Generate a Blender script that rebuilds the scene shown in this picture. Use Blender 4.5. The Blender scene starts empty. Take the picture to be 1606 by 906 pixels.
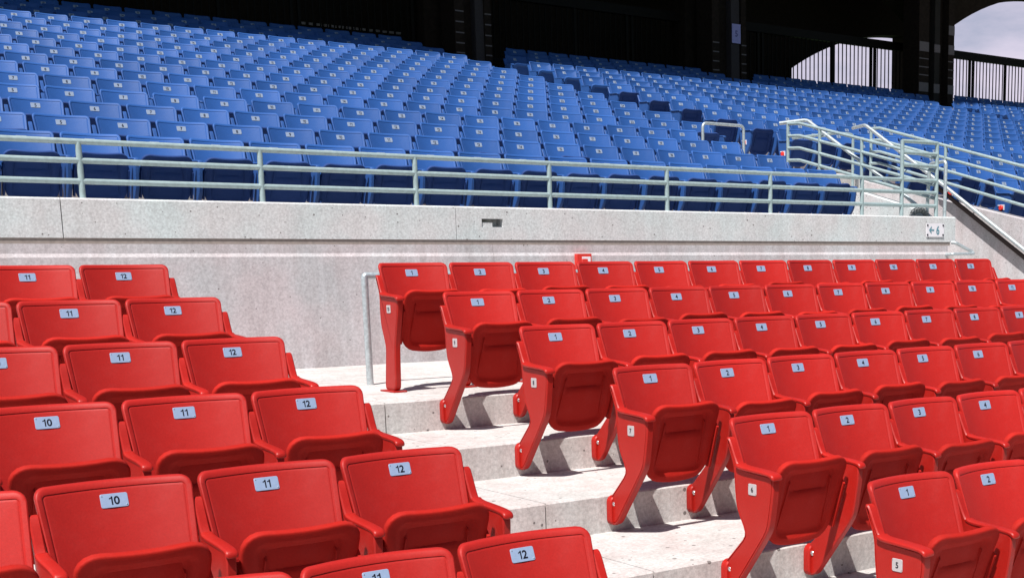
import bpy, bmesh, math, random
from mathutils import Vector, Matrix
random.seed(7)
R_ = math.radians
scene = bpy.context.scene
COL = scene.collection

# ------------------------------------------------------------------ camera (metres, X along the rows, Y away up the stand, Z up)
F_PX, W_PX, H_PX = 2038.776, 1606.0, 906.0
CAM = Vector((-3.91798, -7.91119, -0.06225))
RT = Vector((0.7962785, -0.6047033, -0.0165672))
UP = Vector((0.1150643, 0.1245172, 0.9855231))
FW = Vector((0.5938861, 0.7866571, -0.1687301))
PPX, PPY = 238.5, 332.36
cd = bpy.data.cameras.new('camera'); cam = bpy.data.objects.new('camera', cd); COL.objects.link(cam)
cd.sensor_fit = 'HORIZONTAL'; cd.sensor_width = 36.0
cd.lens = F_PX * 36.0 / W_PX
cd.shift_x = -PPX / W_PX; cd.shift_y = PPY / W_PX
cd.clip_start = 0.05; cd.clip_end = 3000
cam.matrix_world = Matrix(((RT.x, UP.x, -FW.x, CAM.x), (RT.y, UP.y, -FW.y, CAM.y), (RT.z, UP.z, -FW.z, CAM.z), (0, 0, 0, 1)))
scene.camera = cam

def project(p):
    q = Vector(p) - CAM
    d = q.dot(FW)
    return 803 + PPX + F_PX * q.dot(RT) / d, 453 + PPY - F_PX * q.dot(UP) / d, d

# ------------------------------------------------------------------ light
SUN_DIR = Vector((0.37, 0.245, -0.75)).normalized()       # the way the light travels
el = math.asin(-SUN_DIR.z)
sl = bpy.data.lights.new('sun', 'SUN'); so = bpy.data.objects.new('sun', sl); COL.objects.link(so)
sl.energy = 5.0; sl.angle = R_(0.5); sl.color = (1.0, 0.955, 0.91)
so.rotation_euler = SUN_DIR.to_track_quat('-Z', 'Y').to_euler()
w = bpy.data.worlds.new('World'); scene.world = w; w.use_nodes = True
nt = w.node_tree; nt.nodes.clear()
out = nt.nodes.new('ShaderNodeOutputWorld'); bg = nt.nodes.new('ShaderNodeBackground')
sky = nt.nodes.new('ShaderNodeTexSky'); sky.sky_type = 'NISHITA'; sky.sun_disc = False
sky.sun_elevation = el
sky.sun_rotation = math.atan2(-SUN_DIR.x, -SUN_DIR.y)
sky.air_density = 0.8; sky.dust_density = 0.6; sky.ozone_density = 1.5
tc = nt.nodes.new('ShaderNodeTexCoord'); mp = nt.nodes.new('ShaderNodeMapping'); mp.inputs['Scale'].default_value = (1.0, 1.0, 3.2)
cn = nt.nodes.new('ShaderNodeTexNoise'); cn.inputs['Scale'].default_value = 9.0; cn.inputs['Detail'].default_value = 9; cn.inputs['Roughness'].default_value = 0.6
cr = nt.nodes.new('ShaderNodeValToRGB'); cr.color_ramp.elements[0].position = 0.30; cr.color_ramp.elements[1].position = 0.66
cr.color_ramp.elements[0].color = (0.45, 0.45, 0.45, 1)
cmix = nt.nodes.new('ShaderNodeMixRGB'); cmix.inputs['Color2'].default_value = (10.6, 9.6, 11.6, 1)
nt.links.new(tc.outputs['Generated'], mp.inputs['Vector']); nt.links.new(mp.outputs['Vector'], cn.inputs['Vector'])
sepx = nt.nodes.new('ShaderNodeSeparateXYZ'); nt.links.new(tc.outputs['Generated'], sepx.inputs['Vector'])
low = nt.nodes.new('ShaderNodeMapRange'); low.interpolation_type = 'SMOOTHSTEP'
low.inputs['From Min'].default_value = 0.30; low.inputs['From Max'].default_value = 0.48; low.inputs['To Min'].default_value = 1.0; low.inputs['To Max'].default_value = 0.05
nt.links.new(sepx.outputs['Z'], low.inputs['Value'])
cm2 = nt.nodes.new('ShaderNodeMath'); cm2.operation = 'MULTIPLY'
nt.links.new(cn.outputs['Fac'], cr.inputs['Fac']); nt.links.new(cr.outputs['Color'], cm2.inputs[0]); nt.links.new(low.outputs['Result'], cm2.inputs[1])
beh = nt.nodes.new('ShaderNodeMapRange'); beh.interpolation_type = 'SMOOTHSTEP'      # the bank of cloud stands behind the stand
beh.inputs['From Min'].default_value = 0.15; beh.inputs['From Max'].default_value = 0.55
nt.links.new(sepx.outputs['Y'], beh.inputs['Value'])
cm3 = nt.nodes.new('ShaderNodeMath'); cm3.operation = 'MULTIPLY'
nt.links.new(cm2.outputs[0], cm3.inputs[0]); nt.links.new(beh.outputs['Result'], cm3.inputs[1])
nt.links.new(cm3.outputs[0], cmix.inputs['Fac'])
nt.links.new(sky.outputs['Color'], cmix.inputs['Color1'])
nt.links.new(cmix.outputs['Color'], bg.inputs['Color']); bg.inputs['Strength'].default_value = 0.05
nt.links.new(bg.outputs['Background'], out.inputs['Surface'])
vs = scene.view_settings; vs.view_transform = 'Standard'; vs.look = 'None'; vs.gamma = 1; vs.exposure = 0.57; vs.use_curve_mapping = False
scene.display_settings.display_device = 'sRGB'
scene.render.engine = 'CYCLES'
scene.cycles.max_bounces = 6; scene.cycles.diffuse_bounces = 3

# ------------------------------------------------------------------ materials
def new_mat(name):
    m = bpy.data.materials.new(name); m.use_nodes = True
    t = m.node_tree; t.nodes.clear()
    o = t.nodes.new('ShaderNodeOutputMaterial'); p = t.nodes.new('ShaderNodeBsdfPrincipled')
    t.links.new(p.outputs['BSDF'], o.inputs['Surface'])
    return m, t, p
def noise(t, scale, detail=4, rough=0.55, vec=None, stretch=None):
    n = t.nodes.new('ShaderNodeTexNoise'); n.inputs['Scale'].default_value = scale
    n.inputs['Detail'].default_value = detail; n.inputs['Roughness'].default_value = rough
    c = t.nodes.new('ShaderNodeTexCoord'); src = c.outputs['Object']
    if stretch:
        mpn = t.nodes.new('ShaderNodeMapping'); mpn.inputs['Scale'].default_value = stretch
        t.links.new(src, mpn.inputs['Vector']); src = mpn.outputs['Vector']
    t.links.new(src, n.inputs['Vector'])
    return n.outputs['Fac']
def ramp(t, fac, stops):
    r = t.nodes.new('ShaderNodeValToRGB'); e = r.color_ramp.elements
    e[0].position, e[0].color = stops[0][0], (*stops[0][1], 1)
    e[1].position, e[1].color = stops[-1][0], (*stops[-1][1], 1)
    for pos, c in stops[1:-1]:
        k = e.new(pos); k.color = (*c, 1)
    t.links.new(fac, r.inputs['Fac']); return r.outputs['Color']
def mul(t, a, b, fac=1.0):
    m = t.nodes.new('ShaderNodeMixRGB'); m.blend_type = 'MULTIPLY'; m.inputs['Fac'].default_value = fac
    t.links.new(a, m.inputs['Color1']); t.links.new(b, m.inputs['Color2']); return m.outputs['Color']
def bump(t, p, h, strength, dist=0.01, prev=None):
    b = t.nodes.new('ShaderNodeBump'); b.inputs['Strength'].default_value = strength; b.inputs['Distance'].default_value = dist
    t.links.new(h, b.inputs['Height'])
    if prev is not None: t.links.new(prev, b.inputs['Normal'])
    t.links.new(b.outputs['Normal'], p.inputs['Normal']); return b.outputs['Normal']

def plastic(name, base, rough, grain=(0.88, 1.06), spec=0.3):
    m, t, p = new_mat(name)
    n = noise(t, 140, 3, 0.7)
    info = t.nodes.new('ShaderNodeObjectInfo')
    rv = t.nodes.new('ShaderNodeMapRange'); rv.inputs['To Min'].default_value = 0.84; rv.inputs['To Max'].default_value = 1.08
    t.links.new(info.outputs['Random'], rv.inputs['Value'])
    g = ramp(t, n, [(0.3, tuple(c * grain[0] for c in base)), (0.7, tuple(c * grain[1] for c in base))])
    cm = t.nodes.new('ShaderNodeMixRGB'); cm.blend_type = 'MULTIPLY'; cm.inputs['Fac'].default_value = 1
    t.links.new(g, cm.inputs['Color1']); t.links.new(rv.outputs['Result'], cm.inputs['Color2'])
    # scuffs and dust: broad, faint, paler
    d = ramp(t, noise(t, 9, 5, 0.65), [(0.48, (0, 0, 0)), (0.8, (1, 1, 1))])
    dm = t.nodes.new('ShaderNodeMixRGB'); dm.inputs['Color2'].default_value = (base[0] * 0.9 + 0.10, base[1] * 0.9 + 0.09, base[2] * 0.9 + 0.09, 1)
    sc = t.nodes.new('ShaderNodeMath'); sc.operation = 'MULTIPLY'; sc.inputs[1].default_value = 0.10
    t.links.new(d, sc.inputs[0]); t.links.new(sc.outputs[0], dm.inputs['Fac'])
    t.links.new(cm.outputs['Color'], dm.inputs['Color1']); t.links.new(dm.outputs['Color'], p.inputs['Base Color'])
    p.inputs['Roughness'].default_value = rough
    p.inputs['Specular IOR Level'].default_value = spec
    bump(t, p, noise(t, 420, 2, 0.6), 0.25, 0.002)
    return m
RED = plastic('red plastic', (0.41, 0.0150, 0.0115), 0.5, spec=0.26)
REDMET = plastic('red painted steel', (0.37, 0.012, 0.008), 0.4)
REDPAN = plastic('red seat pan plastic', (0.40, 0.014, 0.009), 0.7, spec=0.12)
BLUEPAN_SHADE = plastic('blue pan plastic with shade', (0.027, 0.062, 0.21), 0.7, spec=0.12)  # darker than the backs: shade on the folded pans put into the colour
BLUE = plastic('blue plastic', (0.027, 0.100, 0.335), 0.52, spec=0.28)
BLUEMET = plastic('blue painted steel', (0.024, 0.082, 0.27), 0.45)

def simple(name, base, rough=0.5, metal=0.0, vary=0.15, scale=30, spec=0.5):
    m, t, p = new_mat(name)
    n = noise(t, scale, 5, 0.6)
    c = ramp(t, n, [(0.3, tuple(max(0, x * (1 - vary)) for x in base)), (0.7, tuple(x * (1 + vary) for x in base))])
    t.links.new(c, p.inputs['Base Color']); p.inputs['Roughness'].default_value = rough; p.inputs['Metallic'].default_value = metal; p.inputs['Specular IOR Level'].default_value = spec if max(base) > 0.06 else 0.08
    return m
PLATE = simple('blue grey plate', (0.25, 0.33, 0.48), 0.4, 0.0, 0.06, 60)
PLATE_B = simple('white plate', (0.25, 0.31, 0.42), 0.4, 0.0, 0.06, 60)
ROWPL = simple('grey plate', (0.45, 0.42, 0.43), 0.45, 0, 0.06, 60)
INK = simple('black ink', (0.012, 0.012, 0.02), 0.5)
BOLT = simple('zinc bolt', (0.75, 0.75, 0.75), 0.25, 0.9, 0.05)
SHADOWSTRIP = simple('black shadow strip', (0.02, 0.015, 0.015), 0.4)  # black for the painted shadow below the far handrail

def concrete(name, base, pits=1.0, stain=1.0, joints=None):
    m, t, p = new_mat(name)
    b1 = ramp(t, noise(t, 1.3, 6, 0.6), [(0.3, tuple(c * (1 - 0.13 * stain) for c in base)), (0.7, tuple(c * (1 + 0.07 * stain) for c in base))])
    b2 = ramp(t, noise(t, 55, 6, 0.75), [(0.30, (0.66, 0.65, 0.65)), (0.62, (1.06, 1.06, 1.06))])
    c = mul(t, b1, b2)
    # run-down streaks
    b3 = ramp(t, noise(t, 3.0, 5, 0.6, stretch=(3.0, 3.0, 0.35)), [(0.35, (0.80, 0.77, 0.76)), (0.62, (1, 1, 1))])
    c = mul(t, c, b3, 0.75 * stain)
    # pink tint patches
    b4 = ramp(t, noise(t, 2.2, 3, 0.5), [(0.35, (1.0, 0.95, 0.95)), (0.65, (0.95, 1.0, 1.0))])
    c = mul(t, c, b4)
    # air holes
    v = t.nodes.new('ShaderNodeTexVoronoi'); v.inputs['Scale'].default_value = 24; v.inputs['Randomness'].default_value = 1
    tcn = t.nodes.new('ShaderNodeTexCoord'); t.links.new(tcn.outputs['Object'], v.inputs['Vector'])
    vs_ = t.nodes.new('ShaderNodeMath'); vs_.operation = 'MULTIPLY_ADD'
    sep = t.nodes.new('ShaderNodeSeparateColor'); t.links.new(v.outputs['Color'], sep.inputs['Color'])
    gt = t.nodes.new('ShaderNodeMath'); gt.operation = 'POWER'; gt.inputs[1].default_value = 5
    t.links.new(sep.outputs['Red'], gt.inputs[0])
    rad = t.nodes.new('ShaderNodeMath'); rad.operation = 'MULTIPLY'; rad.inputs[1].default_value = 0.24 * pits
    t.links.new(gt.outputs[0], rad.inputs[0])
    lt = t.nodes.new('ShaderNodeMath'); lt.operation = 'LESS_THAN'
    t.links.new(v.outputs['Distance'], lt.inputs[0]); t.links.new(rad.outputs[0], lt.inputs[1])
    pm = t.nodes.new('ShaderNodeMixRGB'); pm.inputs['Color2'].default_value = (0.10, 0.085, 0.08, 1)
    fm = t.nodes.new('ShaderNodeMath'); fm.operation = 'MULTIPLY'; fm.inputs[1].default_value = 0.8
    t.links.new(lt.outputs[0], fm.inputs[0]); t.links.new(fm.outputs[0], pm.inputs['Fac']); t.links.new(c, pm.inputs['Color1'])
    t.links.new(pm.outputs['Color'], p.inputs['Base Color'])
    p.inputs['Roughness'].default_value = 0.88; p.inputs['Specular IOR Level'].default_value = 0.25
    n1 = bump(t, p, noise(t, 90, 6, 0.7), 0.35, 0.006)
    inv = t.nodes.new('ShaderNodeMath'); inv.operation = 'SUBTRACT'; inv.inputs[0].default_value = 1
    t.links.new(lt.outputs[0], inv.inputs[1])
    bump(t, p, inv.outputs[0], 0.6, 0.004, n1)
    return m
CON_STEP = concrete('step concrete', (0.61, 0.585, 0.57), 1.15, 1.05)
CON_PAR = concrete('parapet concrete', (0.645, 0.67, 0.675), 0.95, 0.5)
CON_WALL = concrete('wall concrete', (0.58, 0.55, 0.565), 0.65, 1.0)
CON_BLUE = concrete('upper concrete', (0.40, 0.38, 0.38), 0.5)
GALV = simple('galvanised steel', (0.50, 0.56, 0.58), 0.42, 0.55, 0.22, 45)
RAILM = simple('pale painted rail', (0.34, 0.435, 0.445), 0.4, 0.25, 0.14, 25)
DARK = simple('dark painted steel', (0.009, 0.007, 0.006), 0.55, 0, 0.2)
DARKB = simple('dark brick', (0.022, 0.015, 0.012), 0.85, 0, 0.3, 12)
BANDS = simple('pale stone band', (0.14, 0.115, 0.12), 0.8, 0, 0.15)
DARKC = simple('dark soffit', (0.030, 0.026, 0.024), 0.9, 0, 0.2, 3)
SIGNW = simple('white enamel', (0.74, 0.72, 0.76), 0.4, 0, 0.03)
SIGNT = simple('teal lettering', (0.10, 0.25, 0.31), 0.5, 0, 0.05)
BANNER = simple('lavender banner', (0.34, 0.32, 0.62), 0.7, 0, 0.08)
BANNERT = simple('violet lettering', (0.10, 0.085, 0.25), 0.7, 0, 0.05)
REDBOX = simple('red enamel', (0.60, 0.03, 0.02), 0.35, 0, 0.05)
LENS = simple('red lens', (0.75, 0.04, 0.03), 0.2, 0, 0.05)
RUBBER = simple('grey rubber', (0.26, 0.265, 0.265), 0.55)
GRASS = simple('grass', (0.05, 0.10, 0.03), 0.95, 0, 0.3, 2)

# ------------------------------------------------------------------ mesh helpers
class MB:
    def __init__(s): s.v = []; s.f = []; s.m = []
    def add(s, vs_, fs, mi=0):
        o = len(s.v); s.v += [tuple(x) for x in vs_]
        s.f += [tuple(i + o for i in f) for f in fs]; s.m += [mi] * len(fs); return s
    def box(s, x0, x1, y0, y1, z0, z1, mi=0):
        return s.add([(x0, y0, z0), (x1, y0, z0), (x1, y1, z0), (x0, y1, z0), (x0, y0, z1), (x1, y0, z1), (x1, y1, z1), (x0, y1, z1)],
                     [(0, 3, 2, 1), (4, 5, 6, 7), (0, 1, 5, 4), (1, 2, 6, 5), (2, 3, 7, 6), (3, 0, 4, 7)], mi)
    def extrude_x(s, poly, x0, x1, mi=0):          # poly: (y,z) list, extruded along X
        n = len(poly)
        vs_ = [(x0, y, z) for y, z in poly] + [(x1, y, z) for y, z in poly]
        fs = [tuple(range(n)), tuple(range(2 * n - 1, n - 1, -1))] + [(i, i + n, (i + 1) % n + n, (i + 1) % n) for i in range(n)]
        return s.add(vs_, fs, mi)
    def mesh(s, name, mats, smooth=None):
        me = bpy.data.meshes.new(name); me.from_pydata(s.v, [], s.f)
        for m in (mats if isinstance(mats, (list, tuple)) else [mats]): me.materials.append(m)
        me.polygons.foreach_set('material_index', s.m)
        bm = bmesh.new(); bm.from_mesh(me)
        bmesh.ops.recalc_face_normals(bm, faces=bm.faces)
        if smooth is not None:
            for f in bm.faces: f.smooth = True
            for e in bm.edges:
                if len(e.link_faces) == 2 and e.calc_face_angle(0) > R_(smooth): e.smooth = False
        bm.to_mesh(me); bm.free(); me.update(); return me

def link(name, me, parent=None, loc=(0, 0, 0), rot=None):
    o = bpy.data.objects.new(name, me); COL.objects.link(o)
    o.location = loc
    if rot: o.rotation_euler = rot
    if parent is not None: o.parent = parent
    return o
def tag(o, label=None, cat=None, group=None, kind=None):
    if label: o['label'] = label
    if cat: o['category'] = cat
    if group: o['group'] = group
    if kind: o['kind'] = kind
    return o
def empty(name, loc, label, cat, group=None):
    o = bpy.data.objects.new(name, None); COL.objects.link(o); o.location = loc
    o.empty_display_size = 0.1
    return tag(o, label, cat, group)

def outline(w0, h0, r, inset=0.0, nc=5, ns=5):
    """rounded rectangle centred on 0, CCW, same vertex count for every inset"""
    hw, hh = w0 / 2 - inset, h0 / 2 - inset; rr = [max(q - inset, 0.004) for q in r]   # r: bottom radius, top radius
    pts = []
    corners = [(hw, -hh, -90, rr[0]), (hw, hh, 0, rr[1]), (-hw, hh, 90, rr[1]), (-hw, -hh, 180, rr[0])]
    arcs = []
    for cx, cy, a0, q in corners:
        ox = cx - math.copysign(q, cx); oy = cy - math.copysign(q, cy)
        arcs.append([(ox + q * math.cos(R_(a0 + 90 * i / nc)), oy + q * math.sin(R_(a0 + 90 * i / nc))) for i in range(nc + 1)])
    for i in range(4):
        a = arcs[i]; b = arcs[(i + 1) % 4]
        pts += a
        for k in range(1, ns): pts.append((a[-1][0] + (b[0][0] - a[-1][0]) * k / ns, a[-1][1] + (b[0][1] - a[-1][1]) * k / ns))
    return pts
def shell(rings, centre_steps, fn, back=True):
    """rings: list of (2-d outline, depth); closed at both ends by rings shrinking to the middle"""
    n = len(rings[0][0]); V = []; Fs = []
    def ring(pts, d): V.extend(fn(a, b, d) for a, b in pts); return len(V) - n
    seq = []
    p0, d0 = rings[0]
    for s_ in reversed(centre_steps): seq.append(([(a * s_, b * s_) for a, b in p0], d0))
    seq += rings
    p1, d1 = rings[-1]
    for s_ in centre_steps: seq.append(([(a * s_, b * s_) for a, b in p1], d1))
    ids = [ring(p, d) for p, d in seq]
    for a, b in zip(ids, ids[1:]):
        for i in range(n):
            j = (i + 1) % n; Fs.append((a + i, a + j, b + j, b + i))
    V.append(fn(0, 0, d0)); c0 = len(V) - 1; V.append(fn(0, 0, d1)); c1 = len(V) - 1
    for i in range(n):
        j = (i + 1) % n; Fs.append((c0, ids[0] + j, ids[0] + i)); Fs.append((c1, ids[-1] + i, ids[-1] + j))
    return V, Fs
def sstep(a, b, x):
    t_ = min(1, max(0, (x - a) / (b - a))); return t_ * t_ * (3 - 2 * t_)

# ------------------------------------------------------------------ seat parts; origin = middle of the number plate; -Y is the front
LEAN = math.tan(R_(20.0))
BW, BZ0, BZ1 = 0.492, -0.262, 0.066
def back_y(x, z): return 0.022 - LEAN * (BZ1 - z) - 0.056 * (x / (BW / 2)) ** 2
def backrest_mesh(name, mat, fine):
    h = BZ1 - BZ0; zc = (BZ0 + BZ1) / 2; r = (0.055, 0.036)
    def fn(a, b, d):
        z = b + zc; x = a * (1 - 0.09 * (BZ1 - z) / h)
        return (x, back_y(x, z) + d, z)
    nc, ns = (5, 6) if fine else (2, 2)
    o = lambda i: outline(BW, h, r, i, nc, ns)
    if fine:
        rings = [(o(.014), .016), (o(.004), .015), (o(0), .009), (o(0), -.002), (o(.0022), -.0085), (o(.0065), -.0125), (o(.018), -.0135), (o(.0225), -.0130), (o(.0238), -.0106), (o(.0258), -.0100), (o(.0280), -.0112), (o(.033), -.0114)]
        st = (0.86, 0.68, 0.46, 0.22)
    else:
        rings = [(o(.004), .012), (o(0), -.002), (o(.012), -.013), (o(.026), -.006)]; st = (0.6,)
    V, Fs = shell(rings, st, fn)
    return MB().add(V, Fs).mesh(name, mat, 40)
PY0, PZ0, PY1, PZ1 = -0.198, -0.478, -0.330, -0.102
PL = math.hypot(PY1 - PY0, PZ1 - PZ0); PT = ((PY1 - PY0) / PL, (PZ1 - PZ0) / PL); PN = (-PT[1], PT[0])    # PN points forward/down
def pan_mesh(name, mat, fine):
    w_ = 0.418; r = (0.085, 0.080)
    def fn(a, b, d):
        s_ = b + PL / 2; q = (a / (w_ / 2)) ** 2
        x = a * (0.93 + 0.07 * sstep(0, PL, s_))
        if b > PL * 0.30: s_ -= 0.016 * (1 - q) * sstep(PL * 0.30, PL * 0.5, b)
        if b < 0: s_ -= 0.024 * (1 - q) * sstep(0, -PL * 0.5, b)
        lip = sstep(PL * 0.70, PL * 0.99, s_)
        n_ = d + 0.006 * lip * (1 if d > 0 else -0.4) + 0.014 * (1 - q) * (1 if d > -0.02 else 0.6) * (1 - 0.8 * lip)
        if fine and d == -.0055:      # finger slot under the lip, the panel swelling out below it
            n_ += -.022 * sstep(.235, .262, s_) * (1 - sstep(.305, .325, s_)) * (1 - sstep(.10, .125, abs(x))) + .008 * sstep(.06, .235, s_) * (1 - sstep(.21, .255, s_)) * (1 - sstep(.09, .15, abs(x)))
        return (x, PY0 + PT[0] * s_ + PN[0] * n_ + .12, PZ0 + PT[1] * s_ + PN[1] * n_ + .36)
    nc, ns = (5, 6) if fine else (2, 2)
    o = lambda i: outline(w_, PL, r, i, nc, ns)
    def pocket(i, dx=0.0, top=0.0, bot=0.0):   # recessed trapezoid: taller rim at the lip
        return [(a * (1 - dx), b - top * sstep(0, PL * 0.5, b) + bot * sstep(0, -PL * 0.5, b)) for a, b in o(i)]
    if fine:
        rings = [(o(.03), -.010), (o(.012), -.013), (o(.003), -.011), (o(0), -.006), (o(0), .003), (o(.0015), .0065), (o(.004), .0088), (o(.010), .0095),
                 (pocket(.030, 0.05, 0.006), .0098), (pocket(.036, 0.05, 0.009), .0080), (pocket(.048, 0.06, 0.015), -.001), (pocket(.058, 0.07, 0.020), -.0055)]
        st = (.92, .84, .76, .68, .60, .52, .44, .36, .28, .2, .1)
    else:
        rings = [(o(.01), -.02), (o(0), -.004), (o(.012), .018), (pocket(.045, .06, .01), .022), (pocket(.058, .07, .03), 0.0)]; st = (0.55,)
    V, Fs = shell(rings, st, fn)
    mb = MB().add(V, Fs)
    if fine:   # two stiffening ribs in the pocket, hinge ears with pivots at the sides
        for sx in (-1, 1):
            def P(xx, s_, n_): return (xx, PY0 + PT[0] * s_ + PN[0] * n_ + .12, PZ0 + PT[1] * s_ + PN[1] * n_ + .36)
            x0, x1 = sx * 0.118, sx * 0.128
            vs_ = [P(x0 * 1.12, .05, -.004), P(x1 * 1.12, .05, -.004), P(x1, .30, -.004), P(x0, .30, -.004), P(x0 * 1.12 + .003 * sx, .055, .007), P(x1 * 1.12 - .003 * sx, .055, .007), P(x1 - .003 * sx, .285, .011), P(x0 + .003 * sx, .285, .011)]
            mb.add(vs_, [(0, 3, 2, 1), (4, 5, 6, 7), (0, 1, 5, 4), (1, 2, 6, 5), (2, 3, 7, 6), (3, 0, 4, 7)])
            cx = sx * 0.205
            vs_ = [P(cx - .006, .03, -.02), P(cx + .006, .03, -.02), P(cx + .006, .28, -.02), P(cx - .006, .28, -.02), P(cx - .006, .035, .022), P(cx + .006, .035, .022), P(cx + .006, .255, .024), P(cx - .006, .255, .024)]
            mb.add(vs_, [(0, 3, 2, 1), (4, 5, 6, 7), (0, 1, 5, 4), (1, 2, 6, 5), (2, 3, 7, 6), (3, 0, 4, 7)])
    return mb.mesh(name, mat, 38)

def offset_poly(P, d):
    n = len(P); outp = []
    for i in range(n):
        a, b, c = Vector(P[i - 1]), Vector(P[i]), Vector(P[(i + 1) % n])
        e1 = (b - a).normalized(); e2 = (c - b).normalized()
        n1 = Vector((-e1.y, e1.x)); n2 = Vector((-e2.y, e2.x))
        m = (n1 + n2); L = m.length
        m = m / L if L > 1e-6 else n1
        k = min(1 / max(0.45, m.dot(n1)), 2.0)
        q = b + m * d * k; outp.append((q.x, q.y))
    return outp
def soften(P, k=0.25, it=1):
    for _ in range(it):
        Q = []
        for i in range(len(P)):
            a, b = P[i], P[(i + 1) % len(P)]
            L = math.hypot(b[0] - a[0], b[1] - a[1]); kk = min(k, 0.02 / L) if L > 0 else k
            Q += [(a[0] + (b[0] - a[0]) * kk, a[1] + (b[1] - a[1]) * kk), (b[0] + (a[0] - b[0]) * kk, b[1] + (a[1] - b[1]) * kk)]
        P = Q
    return P
# side profile, (y,z), counter-clockwise
LEGP = [(-.040, -.012), (-.066, -.012), (-.120, -.128), (-.160, -.140), (-.345, -.152), (-.356, -.175), (-.352, -.24), (-.326, -.385), (-.298, -.432), (-.088, -.700), (-.050, -.714), (-.022, -.706), (-.022, -.572), (-.040, -.566), (-.176, -.432), (-.112, -.325), (-.100, -.235), (-.094, -.135)]
PEDP = [(-.040, -.012), (-.066, -.012), (-.120, -.128), (-.160, -.140), (-.345, -.152), (-.356, -.175), (-.340, -.26), (-.300, -.40), (-.284, -.47), (-.268, -.742), (-.112, -.742), (-.150, -.470), (-.130, -.410), (-.095, -.33), (-.088, -.235), (-.094, -.135)]
def side_mesh(name, mat, prof, th, groove, fine, flip=1):
    mb = MB(); P = prof if not fine else soften(soften(prof, .22), .25)
    def ringx(x, off):
        q = offset_poly(P, off); return [(flip * x, y, z) for y, z in q]
    h = th / 2
    if fine and groove:
        seq = [(-h - .001, .0122), (-h + .003, .0114), (-h + .003, .0088), (-h - .001, .0080), (-h - .001, .0062), (-h - .001, .004), (-h + .004, 0), (h - .004, 0), (h, .005)]
    elif fine:
        seq = [(-h, .005), (-h + .005, 0), (h - .005, 0), (h, .005)]
    else: seq = [(-h, 0), (h, 0)]
    V = []; n = len(P)
    for x, o in seq: V += ringx(x, o)
    Fs = []
    for k in range(len(seq) - 1):
        for i in range(n):
            j = (i + 1) % n; Fs.append((k * n + i, k * n + j, (k + 1) * n + j, (k + 1) * n + i))
    Fs.append(tuple(range(n))[::-1]); Fs.append(tuple(range((len(seq) - 1) * n, len(seq) * n)))
    mb.add(V, Fs)
    # rounded arm cap with a turned-down nose
    cap = [(-.125, -.118), (-.150, -.128), (-.30, -.137), (-.350, -.143), (-.368, -.152), (-.372, -.168), (-.364, -.174), (-.352, -.165), (-.33, -.157), (-.15, -.147), (-.115, -.134)]
    cw = h + .004; cl = h + (.017 if groove else .004)
    if fine:
        cap = soften(cap, .25); V = []; n = len(cap)
        sq = [(-cl, .006), (-cl + .003, .002), (-cl + .008, 0), (cw - .008, 0), (cw - .003, .002), (cw, .006)]
        for x, o in sq: V += [(flip * x, y, z) for y, z in offset_poly(cap, o)]
        Fs = [(k * n + i, k * n + (i + 1) % n, (k + 1) * n + (i + 1) % n, (k + 1) * n + i) for k in range(len(sq) - 1) for i in range(n)]
        Fs += [tuple(range(n))[::-1], tuple(range((len(sq) - 1) * n, len(sq) * n))]
        mb.add(V, Fs)
        if prof is PEDP: mb.box(-.045, .045, -.292, -.088, -.7505, -.741)
        else:            # bolted lug at the foot
            lo = outline(.072, .150, (.030, .034), 0, 4, 2); li = outline(.072, .150, (.030, .034), .006, 4, 2); n = len(lo)
            V = [(a_, -.0215, b_ - .640) for a_, b_ in lo] + [(a_, -.050, b_ - .640) for a_, b_ in lo] + [(a_, -.056, b_ - .640) for a_, b_ in li]
            mb.add(V, [(q_ * n + i, q_ * n + (i + 1) % n, (q_ + 1) * n + (i + 1) % n, (q_ + 1) * n + i) for q_ in range(2) for i in range(n)] + [tuple(range(n))[::-1], tuple(range(2 * n, 3 * n))])
    else: mb.extrude_x(cap, -cw, cw)
    return mb.mesh(name, mat, 32)
def disc_mesh(name, mat, r, depth, axis, n=10):
    mb = MB(); V = []
    prof = [(0, r), (depth * .6, r), (depth, r * .72)]
    for d, q in prof:
        for i in range(n):
            a = 2 * math.pi * i / n; c, s_ = q * math.cos(a), q * math.sin(a)
            V.append((c, -d, s_) if axis == 'y' else (-d, c, s_))
    Fs = [(k * n + i, k * n + (i + 1) % n, (k + 1) * n + (i + 1) % n, (k + 1) * n + i) for k in range(2) for i in range(n)]
    Fs += [tuple(range(n)), tuple(range(2 * n, 3 * n))]
    return mb.add(V, Fs).mesh(name, mat, 40)

GLYPH = {}
def glyph(ch):
    if ch in GLYPH: return GLYPH[ch]
    if ch == '1':
        V = [(.20, 0), (.31, 0), (.31, .70), (.22, .70), (.17, .61), (.03, .555), (.03, .475), (.20, .535)]
        GLYPH[ch] = (V, [(0, 1, 2, 3), (0, 3, 4, 7), (7, 4, 5, 6)]); return GLYPH[ch]
    cu = bpy.data.curves.new('digits', 'FONT'); cu.body = ch; cu.size = 1.0; cu.offset = 0.022; cu.resolution_u = 4; cu.fill_mode = 'FRONT'
    o = bpy.data.objects.new('digits', cu); COL.objects.link(o)
    bpy.context.view_layer.update()
    me = bpy.data.meshes.new_from_object(o.evaluated_get(bpy.context.evaluated_depsgraph_get()))
    V = [tuple(v.co)[:2] for v in me.vertices]; Fs = [tuple(p.vertices) for p in me.polygons]
    bpy.data.objects.remove(o); bpy.data.curves.remove(cu); bpy.data.meshes.remove(me)
    x0, y0, y1 = min(v[0] for v in V), min(v[1] for v in V), max(v[1] for v in V)
    k = .70 / (y1 - y0)
    GLYPH[ch] = ([((x - x0) * k, (y - y0) * k) for x, y in V], Fs); return GLYPH[ch]
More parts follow.
